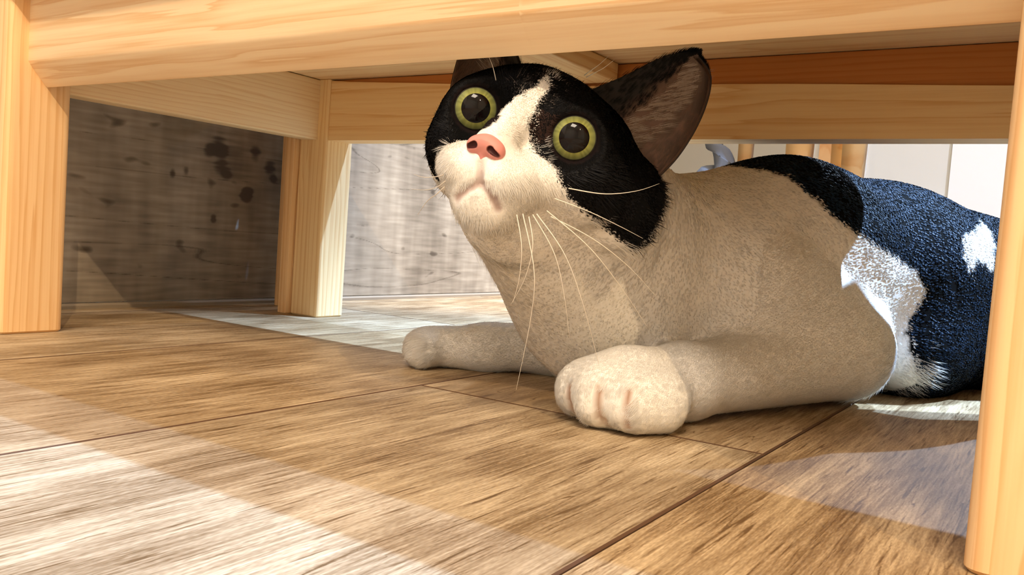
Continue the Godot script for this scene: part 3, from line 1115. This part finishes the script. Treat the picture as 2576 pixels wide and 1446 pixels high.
func fur(cat: Node3D, grp: PackedByteArray, dirs: PackedVector3Array, lens: PackedFloat32Array) -> void:
	var bufs := []
	for k in 6: bufs.append(PackedFloat32Array())
	for t in range(0, bi.size(), 3):
		var a := bi[t]
		var b := bi[t + 1]
		var c := bi[t + 2]
		var L := (lens[a] + lens[b] + lens[c]) / 3.0
		if lens[a] <= 0.0 or lens[b] <= 0.0 or lens[c] <= 0.0: continue
		var e1 := bv[b] - bv[a]
		var e2 := bv[c] - bv[a]
		var area := e1.cross(e2).length() * 0.5
		var nrm := (bn[a] + bn[b] + bn[c]).normalized()
		if bv[a].y < 0.006 and nrm.y < -0.5: continue
		var dens := clampf(48.0 / (L * L), 150000.0, 2000000.0) # tufts per square metre
		var want := area * dens
		var cnt := int(want) + (1 if rng.randf() < want - int(want) else 0)
		for k in cnt:
			var u := sqrt(rng.randf())
			var w := rng.randf()
			var p := bv[a] * (1.0 - u) + bv[b] * (u * (1.0 - w)) + bv[c] * (u * w)
			var d := dirs[a] * (1.0 - u) + dirs[b] * (u * (1.0 - w)) + dirs[c] * (u * w)
			d = d - nrm * d.dot(nrm)
			if d.length_squared() < 1e-6: continue
			d = d.normalized().rotated(nrm, rng.randf_range(-0.28, 0.28))
			var bl := coat(p + d * rng.randf_range(-0.0032, 0.002), grp[a])
			var l := L * rng.randf_range(0.8, 1.2)
			var x := nrm.cross(d)
			var up := nrm * rng.randf_range(0.75, 1.2)
			# strand width stays near a fifth of a millimetre whatever the length
			var wx := l * 0.55 + 0.0030
			var m := 0.92 + rng.randf() * 0.12
			var cc := (Color(0.93, 0.91, 0.87) if bl == 0 else (Color(0.011, 0.028, 0.058) if grp[a] == 1 else Color(0.005, 0.005, 0.006)))  # black on the body carries the cool light's blue sheen, painted in
			if bl == 1 and grp[a] == 0:
				var hq := head_local(p)
				if hq.y > 7 and absf(hq.x - 5.0) < 10 and hq.z > 0 and rng.randf() < 0.22: cc = Color(0.10, 0.085, 0.08)
				elif hq.x > 8 and hq.x < 15.5 and hq.y > -8 and hq.y < 4: cc = Color(0.035, 0.018, 0.014)
			var which := bl * 2 + (k & 1 if cnt > 1 else (t / 3) & 1) + (2 if bl == 1 and grp[a] == 1 else 0)
			bufs[which].append_array([x.x * wx, up.x * l, d.x * l, p.x, x.y * wx, up.y * l, d.y * l, p.y, x.z * wx, up.z * l, d.z * l, p.z, cc.r * m, cc.g * m, cc.b * m, 1.0])
	var wm := StandardMaterial3D.new()
	wm.vertex_color_use_as_albedo = true
	wm.roughness = 0.75
	wm.metallic_specular = 0.08
	wm.backlight_enabled = true
	wm.backlight = Color(1.0, 1.0, 1.0)
	var km := StandardMaterial3D.new()
	km.vertex_color_use_as_albedo = true
	km.roughness = 0.5
	km.metallic_specular = 0.22
	var gm := StandardMaterial3D.new()
	gm.vertex_color_use_as_albedo = true
	gm.roughness = 0.55
	gm.metallic_specular = 0.25
	for k in 6:
		var mm := MultiMesh.new()
		mm.transform_format = MultiMesh.TRANSFORM_3D
		mm.use_colors = true
		mm.mesh = tuft(100 + k)
		var n: int = bufs[k].size() / 16
		if n == 0: continue
		mm.instance_count = n
		mm.buffer = bufs[k]
		var o := MultiMeshInstance3D.new()
		o.name = "white_fur" if k < 2 else "black_fur"
		o.multimesh = mm
		o.material_override = wm if k < 2 else (km if k < 4 else gm)
		tag(o, "short white fur" if k < 2 else "black fur, with cool blue sheen painted in on the body", "", "", "stuff")
		cat.add_child(o, true)


func cap(r: float, a0: float, a1: float, c0: Color, c1: Color, rings: int) -> ArrayMesh:
	var v := PackedVector3Array()
	var nn := PackedVector3Array()
	var cl := PackedColorArray()
	var ix := PackedInt32Array()
	var seg_n := 64
	for i in rings + 1:
		var t := float(i) / rings
		var a := lerpf(a0, a1, t)
		for j in seg_n:
			var b := TAU * j / seg_n
			var q := Vector3(sin(a) * cos(b), sin(a) * sin(b), cos(a))
			v.append(q * r)
			nn.append(q)
			var streak := 0.85 + 0.15 * sin(b * 23.0 + 2.0 * sin(b * 7.0))
			var c := c0.lerp(c1, t)
			cl.append(Color(c.r * streak, c.g * streak, c.b * streak))
	for i in rings:
		for j in seg_n:
			var j2 := (j + 1) % seg_n
			var a := i * seg_n + j
			var b := i * seg_n + j2
			ix.append_array([a, a + seg_n, b, b, a + seg_n, b + seg_n])
	var arr := []
	arr.resize(Mesh.ARRAY_MAX)
	arr[Mesh.ARRAY_VERTEX] = v
	arr[Mesh.ARRAY_NORMAL] = nn
	arr[Mesh.ARRAY_COLOR] = cl
	arr[Mesh.ARRAY_INDEX] = oriented(arr[Mesh.ARRAY_VERTEX], arr[Mesh.ARRAY_NORMAL], ix)
	var m := ArrayMesh.new()
	m.add_surface_from_arrays(Mesh.PRIMITIVE_TRIANGLES, arr)
	return m


func eye(cat: Node3D, s: int) -> void:
	var gz: Vector3 = gaze[s]
	var wet := StandardMaterial3D.new()
	wet.vertex_color_use_as_albedo = true
	wet.roughness = 0.4
	wet.metallic_specular = 0.1
	wet.clearcoat_enabled = true
	wet.clearcoat = 0.45
	wet.clearcoat_roughness = 0.02
	var r := 0.0116
	var ball := obj("eye", cap(r, 0.0, PI, Color(0.05, 0.045, 0.04), Color(0.05, 0.045, 0.04), 32), wet, cat)
	ball.transform = Transform3D(Basis.looking_at(-gz, Vector3.UP), eye_at[s])
	var iris := obj("iris", cap(r + 0.00015, 0.50, 0.79, Color(0.32, 0.33, 0.085), Color(0.20, 0.225, 0.09), 6), wet, ball)
	tag(iris, "yellow-green iris")
	var pupil := obj("pupil", cap(r + 0.0002, 0.0, 0.525, Color(0.006, 0.005, 0.005), Color(0.006, 0.005, 0.005), 8), wet, ball)
	tag(pupil, "wide round black pupil")


# the pink nose leather: a small distance field in the head's axes
func nose_sdf(q: Vector3) -> float:
	# q in millimetres from the nose centre
	var a := absf(q.x)
	var top := q - Vector3(0, 1.6, 0)
	var k0 := (top / Vector3(7.6, 4.2, 5.6)).length()
	var d := (k0 - 1.0) * 4.2
	# alae on both sides
	var al := Vector3(a - 4.9, q.y + 0.6, q.z - 0.2)
	d = smin(d, (al / Vector3(3.6, 3.3, 4.2)).length() * 3.3 - 3.3, 2.0)
	# the wedge down to the lip
	var h := clampf((1.5 - q.y) / 8.0, 0.0, 1.0)
	d = smin(d, Vector3(q.x, q.y - (1.5 - 8.0 * h), q.z - lerpf(1.0, -1.5, h)).length() - lerpf(3.6, 1.7, h), 2.0)
	# nostrils, open to the side
	var n0 := Vector3(a, q.y, q.z) - Vector3(3.9, -1.2, 4.4)
	var nb2 := Vector3(4.6, -1.3, -2.6)
	var t := clampf(n0.dot(nb2) / nb2.length_squared(), 0.0, 1.0)
	var o := (n0 - nb2 * t).length() - lerpf(1.55, 0.55, t)
	var hh := maxf(0.5 - absf(d + o), 0.0)
	d = maxf(d, -o) + hh * hh / 2.0
	# the groove in the middle
	var gr := Vector2(q.x, q.z - 6.0).length() - 0.6
	if q.y < 0.5: d = maxf(d, -gr)
	return d


func nose(cat: Node3D) -> void:
	var fwd := hb.z.normalized()
	var h := 0.42
	var lo := Vector3(-10.5, -9, -6)
	var n := Vector3i(52, 40, 34)
	var px := n.x + 1
	var py := n.y + 1
	var val := PackedFloat32Array()
	val.resize(px * py * (n.z + 1))
	for k in n.z + 1:
		for j in n.y + 1:
			for i in n.x + 1: val[i + px * (j + py * k)] = nose_sdf(lo + Vector3(i, j, k) * h)
	var st_v := PackedVector3Array()
	var st_n := PackedVector3Array()
	var st_c := PackedColorArray()
	var ix := PackedInt32Array()
	var idx := PackedInt32Array()
	idx.resize(val.size())
	idx.fill(-1)
	var off := [0, 1, px, px + 1, px * py, px * py + 1, px * py + px, px * py + px + 1]
	for k in n.z:
		for j in n.y:
			for i in n.x:
				var at := i + px * (j + py * k)
				var neg := 0
				for o in 8:
					if val[at + off[o]] < 0.0: neg += 1
				if neg == 0 or neg == 8: continue
				var p := lo + (Vector3(i, j, k) + Vector3.ONE * 0.5) * h
				var gr := Vector3.ZERO
				for it in 2:
					var d := nose_sdf(p)
					gr = Vector3(nose_sdf(p + Vector3(0.1, 0, 0)) - d, nose_sdf(p + Vector3(0, 0.1, 0)) - d, nose_sdf(p + Vector3(0, 0, 0.1)) - d).normalized()
					p -= gr * clampf(d, -0.3, 0.3)
				idx[at] = st_v.size()
				st_v.append(p)
				st_n.append(gr)
				var a := absf(p.x)
				var n0 := Vector3(a, p.y, p.z) - Vector3(3.9, -1.2, 4.4)
				var nb2 := Vector3(4.6, -1.3, -2.6)
				var t := clampf(n0.dot(nb2) / nb2.length_squared(), 0.0, 1.0)
				var o := (n0 - nb2 * t).length() - lerpf(1.55, 0.55, t)
				var c := Color(0.70, 0.285, 0.245)
				c = c.lerp(Color(0.62, 0.24, 0.22), clampf((-p.y - 2.0) / 4.0, 0, 1))
				c = c.lerp(Color(0.06, 0.015, 0.012), clampf(1.0 - o / 0.35, 0, 1))
				st_c.append(c)
	for k in range(1, n.z):
		for j in range(1, n.y):
			for i in range(1, n.x):
				var at := i + px * (j + py * k)
				if idx[at] < 0: continue
				for ax in 3:
					var s: int = [1, px, px * py][ax]
					if (val[at] < 0.0) == (val[at + s] < 0.0): continue
					var s1: int = [px, px * py, 1][ax]
					var s2: int = [px * py, 1, px][ax]
					var q := [idx[at], idx[at - s1], idx[at - s1 - s2], idx[at - s2]]
					if q.min() < 0: continue
					if val[at] < 0.0: ix.append_array([q[0], q[1], q[2], q[0], q[2], q[3]])
					else: ix.append_array([q[0], q[2], q[1], q[0], q[3], q[2]])
	var arr := []
	arr.resize(Mesh.ARRAY_MAX)
	arr[Mesh.ARRAY_VERTEX] = st_v
	arr[Mesh.ARRAY_NORMAL] = st_n
	arr[Mesh.ARRAY_COLOR] = st_c
	arr[Mesh.ARRAY_INDEX] = oriented(arr[Mesh.ARRAY_VERTEX], arr[Mesh.ARRAY_NORMAL], ix)
	var m := ArrayMesh.new()
	m.add_surface_from_arrays(Mesh.PRIMITIVE_TRIANGLES, arr)
	var mat := StandardMaterial3D.new()
	mat.vertex_color_use_as_albedo = true
	mat.roughness = 0.5
	mat.metallic_specular = 0.35
	var o := obj("nose", m, mat, cat)
	o.transform = Transform3D(hb * Basis(Vector3.RIGHT, -0.12).scaled(Vector3.ONE * 0.00088), meet(head_point(0.6, -18.2, 60), -fwd) - fwd * 0.0016)
	tag(o, "pink nose")


func poly(pts: Array, t: float) -> Vector3:
	var f := clampf(t, 0, 1) * (pts.size() - 1)
	var i := mini(int(f), pts.size() - 2)
	var p0: Vector3 = pts[maxi(i - 1, 0)]
	var p1: Vector3 = pts[i]
	var p2: Vector3 = pts[i + 1]
	var p3: Vector3 = pts[mini(i + 2, pts.size() - 1)]
	return p1.cubic_interpolate(p2, p0, p3, f - i)


func ear(cat: Node3D, sd: float) -> void:
	var e1 := [Vector3(11, 24, -12), Vector3(25, 39, -19), Vector3(35, 51.5, -24), Vector3(42, 57, -27), Vector3(47, 58.5, -28)]
	var e2 := [Vector3(47, 1, -30), Vector3(54, 18, -33), Vector3(57, 37, -34), Vector3(55.5, 52, -31), Vector3(47, 58.5, -28)]
	var nu := 28
	var nv := 36
	var front := []
	for j in nv + 1:
		var t := float(j) / nv
		var a := poly(e1, t)
		var b := poly(e2, t)
		for i in nu + 1:
			var u := float(i) / nu
			var w := a.distance_to(b)
			var bulge := 4.0 * u * (1.0 - u) * w * 0.30
			# rolled rim along the outer edge
			var p := a.lerp(b, u) + Vector3(0.28, 0.0, -0.96) * bulge
			front.append(Vector3(p.x * sd, p.y, p.z))
	var v := PackedVector3Array()
	var nn := PackedVector3Array()
	var cl := PackedColorArray()
	var ix := PackedInt32Array()
	var nrm := []
	for j in nv + 1:
		for i in nu + 1:
			var px: Vector3 = front[j * (nu + 1) + mini(i + 1, nu)] - front[j * (nu + 1) + maxi(i - 1, 0)]
			var py: Vector3 = front[mini(j + 1, nv) * (nu + 1) + i] - front[maxi(j - 1, 0) * (nu + 1) + i]
			var n := px.cross(py)
			if j == nv: n = Vector3(-0.3 * sd, 0, 1)
			n = n.normalized()
			if n.z < 0: n = -n
			nrm.append(n)
	var count := (nu + 1) * (nv + 1)
	for side in 2:
		for j in nv + 1:
			for i in nu + 1:
				var k := j * (nu + 1) + i
				var p: Vector3 = front[k] - nrm[k] * (0.0 if side == 0 else 1.3)
				v.append(p)
				nn.append(nrm[k] if side == 0 else -nrm[k])
				var u := float(i) / nu
				var t := float(j) / nv
				var c := Color(0.20, 0.125, 0.095)
				if side == 0:
					c = c.lerp(Color(0.33, 0.19, 0.14), clampf((u - 0.55) * 2.0, 0, 1) * (1.0 - t))
					c = c.lerp(Color(0.010, 0.008, 0.008), clampf((0.31 - 0.17 * t - u) / 0.12, 0, 1))
					c = c.lerp(Color(0.06, 0.045, 0.04), clampf((t - 0.82) * 6.0, 0, 1))
				else: c = Color(0.012, 0.012, 0.015)
				cl.append(c)
	for side in 2:
		for j in nv:
			for i in nu:
				var a := side * count + j * (nu + 1) + i
				var q := [a, a + 1, a + nu + 2, a + nu + 1]
				if (side == 0) == (sd > 0): ix.append_array([q[0], q[2], q[1], q[0], q[3], q[2]])
				else: ix.append_array([q[0], q[1], q[2], q[0], q[2], q[3]])
	# the rim joining inside and outside
	for j in nv:
		for i in [0, nu]:
			var a: int = j * (nu + 1) + i
			var b: int = a + nu + 1
			ix.append_array([a, b, count + a, b, count + b, count + a])
	var arr := []
	arr.resize(Mesh.ARRAY_MAX)
	arr[Mesh.ARRAY_VERTEX] = v
	arr[Mesh.ARRAY_NORMAL] = nn
	arr[Mesh.ARRAY_COLOR] = cl
	arr[Mesh.ARRAY_INDEX] = oriented(arr[Mesh.ARRAY_VERTEX], arr[Mesh.ARRAY_NORMAL], ix)
	var m := ArrayMesh.new()
	m.add_surface_from_arrays(Mesh.PRIMITIVE_TRIANGLES, arr)
	var mat := StandardMaterial3D.new()
	mat.vertex_color_use_as_albedo = true
	mat.roughness = 0.7
	mat.backlight_enabled = true
	mat.backlight = Color(0.25, 0.12, 0.08)
	var root := obj("ear", m, mat, cat)
	root.transform = Transform3D(hb * Basis().scaled(Vector3.ONE * 0.001), HEAD_AT - hb.y * 0.0055)
	# hair of the ear: black outside and along the rims, pale wisps inside
	var bufs := [PackedFloat32Array(), PackedFloat32Array()]
	var add := func(buf: int, p: Vector3, d: Vector3, n: Vector3, l: float, wx: float, c: Color):
		d = (d - n * d.dot(n)).normalized()
		var x := n.cross(d)
		bufs[buf].append_array([x.x * wx, n.x * l, d.x * l, p.x, x.y * wx, n.y * l, d.y * l, p.y, x.z * wx, n.z * l, d.z * l, p.z, c.r, c.g, c.b, 1.0])
	for k in 5200:
		var u := rng.randf()
		var t := rng.randf()
		var i := int(u * nu)
		var j := int(t * nv)
		var q := j * (nu + 1) + i
		var p: Vector3 = front[q] + (front[q + 1] - front[q]) * rng.randf() + (front[q + nu + 1] - front[q]) * rng.randf()
		var up: Vector3 = (Vector3(48.5 * sd, 70, -30) - p).normalized()
		var s := rng.randf()
		if s < 0.5 and u < 0.86 and t < 0.93:
			add.call(0, p - nrm[q] * 1.2, up, -nrm[q], 4.0, 4.0, Color(0.006, 0.006, 0.008))
		elif s >= 0.5 and u < 0.28 - 0.15 * t and u < 0.9:
			add.call(0, p, up + nrm[q] * 0.2, nrm[q], 2.6, 2.6, Color(0.006, 0.006, 0.007))
		elif s > 0.5 and s < 0.66 and u > 0.2 and u < 0.5 and t < 0.7:
			add.call(1, p, Vector3(0.9 * sd, 0.45, 0.0), nrm[q], rng.randf_range(5, 9), 4.0, Color(0.42, 0.34, 0.28))
		elif s > 0.5 and s < 0.8 and t < 0.9:
			add.call(1, p, up, nrm[q], 3.0, 3.0, Color(0.20, 0.14, 0.11))
	var fm := StandardMaterial3D.new()
	fm.vertex_color_use_as_albedo = true
	fm.roughness = 0.6
	fm.metallic_specular = 0.3
	for k in 2:
		var mm := MultiMesh.new()
		mm.transform_format = MultiMesh.TRANSFORM_3D
		mm.use_colors = true
		mm.mesh = tuft(300 + k)
		mm.instance_count = bufs[k].size() / 16
		mm.buffer = bufs[k]
		var o := MultiMeshInstance3D.new()
		o.name = "ear_hair"
		o.multimesh = mm
		o.material_override = fm
		tag(o, "", "", "", "stuff")
		root.add_child(o, true)


const WHISKERS := [
		[Vector3(22.0, -36.0, 22.4), Vector3(33.3, -53.7, 21.1), Vector3(36.1, -70.1, 13.7), Vector3(36.6, -97.5, 0.8)],
		[Vector3(23.9, -36.1, 20.6), Vector3(29.4, -45.8, 20.6), Vector3(29.4, -57.4, 16.3), Vector3(25.8, -68.0, 10.3)],
		[Vector3(24.9, -34.9, 20.3), Vector3(37.2, -45.6, 17.7), Vector3(44.5, -59.0, 10.7), Vector3(49.0, -72.0, 1.7)],
		[Vector3(26.1, -34.2, 19.9), Vector3(41.0, -44.5, 18.4), Vector3(52.0, -59.2, 10.0), Vector3(62.2, -77.7, -3.2)],
		[Vector3(28.2, -31.6, 17.0), Vector3(45.8, -38.3, 10.5), Vector3(59.4, -47.3, -0.9), Vector3(71.6, -57.8, -16.8)],
		[Vector3(28.6, -26.2, 14.9), Vector3(40.5, -25.9, 8.4), Vector3(51.1, -26.2, -1.7), Vector3(58.2, -26.4, -12.6)],
		[Vector3(31.2, -20.6, 11.9), Vector3(42.9, -17.5, 5.6), Vector3(51.4, -11.3, -3.7), Vector3(56.3, -4.1, -13.7)],
		[Vector3(30.2, -33.1, 16.3), Vector3(45.6, -34.9, 8.5), Vector3(59.1, -39.2, -2.7), Vector3(70.2, -45.4, -16.2)],
		[Vector3(20.2, -37.1, 23.0), Vector3(25.9, -47.2, 21.9), Vector3(27.6, -58.1, 17.0), Vector3(27.2, -67.1, 12.9)],
		[Vector3(-9.5, -34.3, 26.8), Vector3(-13.2, -37.0, 24.0), Vector3(-20.4, -39.1, 18.3), Vector3(-30.4, -39.8, 10.7)],
		[Vector3(-10.9, -32.5, 27.3), Vector3(-16.0, -33.6, 23.0), Vector3(-23.6, -34.6, 17.5), Vector3(-31.6, -34.1, 11.2)],
		[Vector3(-9.1, -36.4, 26.6), Vector3(-12.5, -39.6, 23.7), Vector3(-18.3, -42.7, 17.5), Vector3(-24.9, -48.4, 8.5)],
		[Vector3(14.6, 26.4, -5.2), Vector3(17.6, 28.9, -3.2), Vector3(20.2, 31.6, -2.1), Vector3(22.6, 34.8, -0.9)],
		[Vector3(15.5, 26.0, -5.6), Vector3(19.0, 28.2, -3.7), Vector3(22.1, 30.8, -2.8), Vector3(25.1, 34.4, -1.8)],
		[Vector3(-14.4, 10.4, 5.3), Vector3(-14.2, 12.6, 10.4), Vector3(-15.5, 15.4, 13.0), Vector3(-17.3, 17.9, 15.8)],
	]


func whiskers(cat: Node3D) -> void:
	var mat := StandardMaterial3D.new()
	mat.albedo_color = Color(0.96, 0.93, 0.88)
	mat.roughness = 0.4
	mat.backlight_enabled = true
	mat.backlight = Color(0.6, 0.58, 0.55)
	for pts in WHISKERS:
		var v := PackedVector3Array()
		var nn := PackedVector3Array()
		var ix := PackedInt32Array()
		var n := 20
		for i in n + 1:
			var t := float(i) / n
			var p := poly(pts, t)
			var tg := (poly(pts, minf(t + 0.03, 1)) - poly(pts, maxf(t - 0.03, 0))).normalized()
			var sx := tg.cross(Vector3(0.1, 0.2, 1)).normalized()
			var sy := tg.cross(sx)
			var r := lerpf(0.24, 0.06, t)
			for j in 5:
				var a := TAU * j / 5
				var q := sx * cos(a) + sy * sin(a)
				v.append(head_point(p.x + q.x * r, p.y + q.y * r, p.z + q.z * r))
				nn.append((hb * q).normalized())
				if i < n:
					var b := i * 5 + j
					var c := i * 5 + (j + 1) % 5
					ix.append_array([b, c, b + 5, c, c + 5, b + 5])
		var arr := []
		arr.resize(Mesh.ARRAY_MAX)
		arr[Mesh.ARRAY_VERTEX] = v
		arr[Mesh.ARRAY_NORMAL] = nn
		arr[Mesh.ARRAY_INDEX] = oriented(arr[Mesh.ARRAY_VERTEX], arr[Mesh.ARRAY_NORMAL], ix)
		var m := ArrayMesh.new()
		m.add_surface_from_arrays(Mesh.PRIMITIVE_TRIANGLES, arr)
		obj("whisker", m, mat, cat)
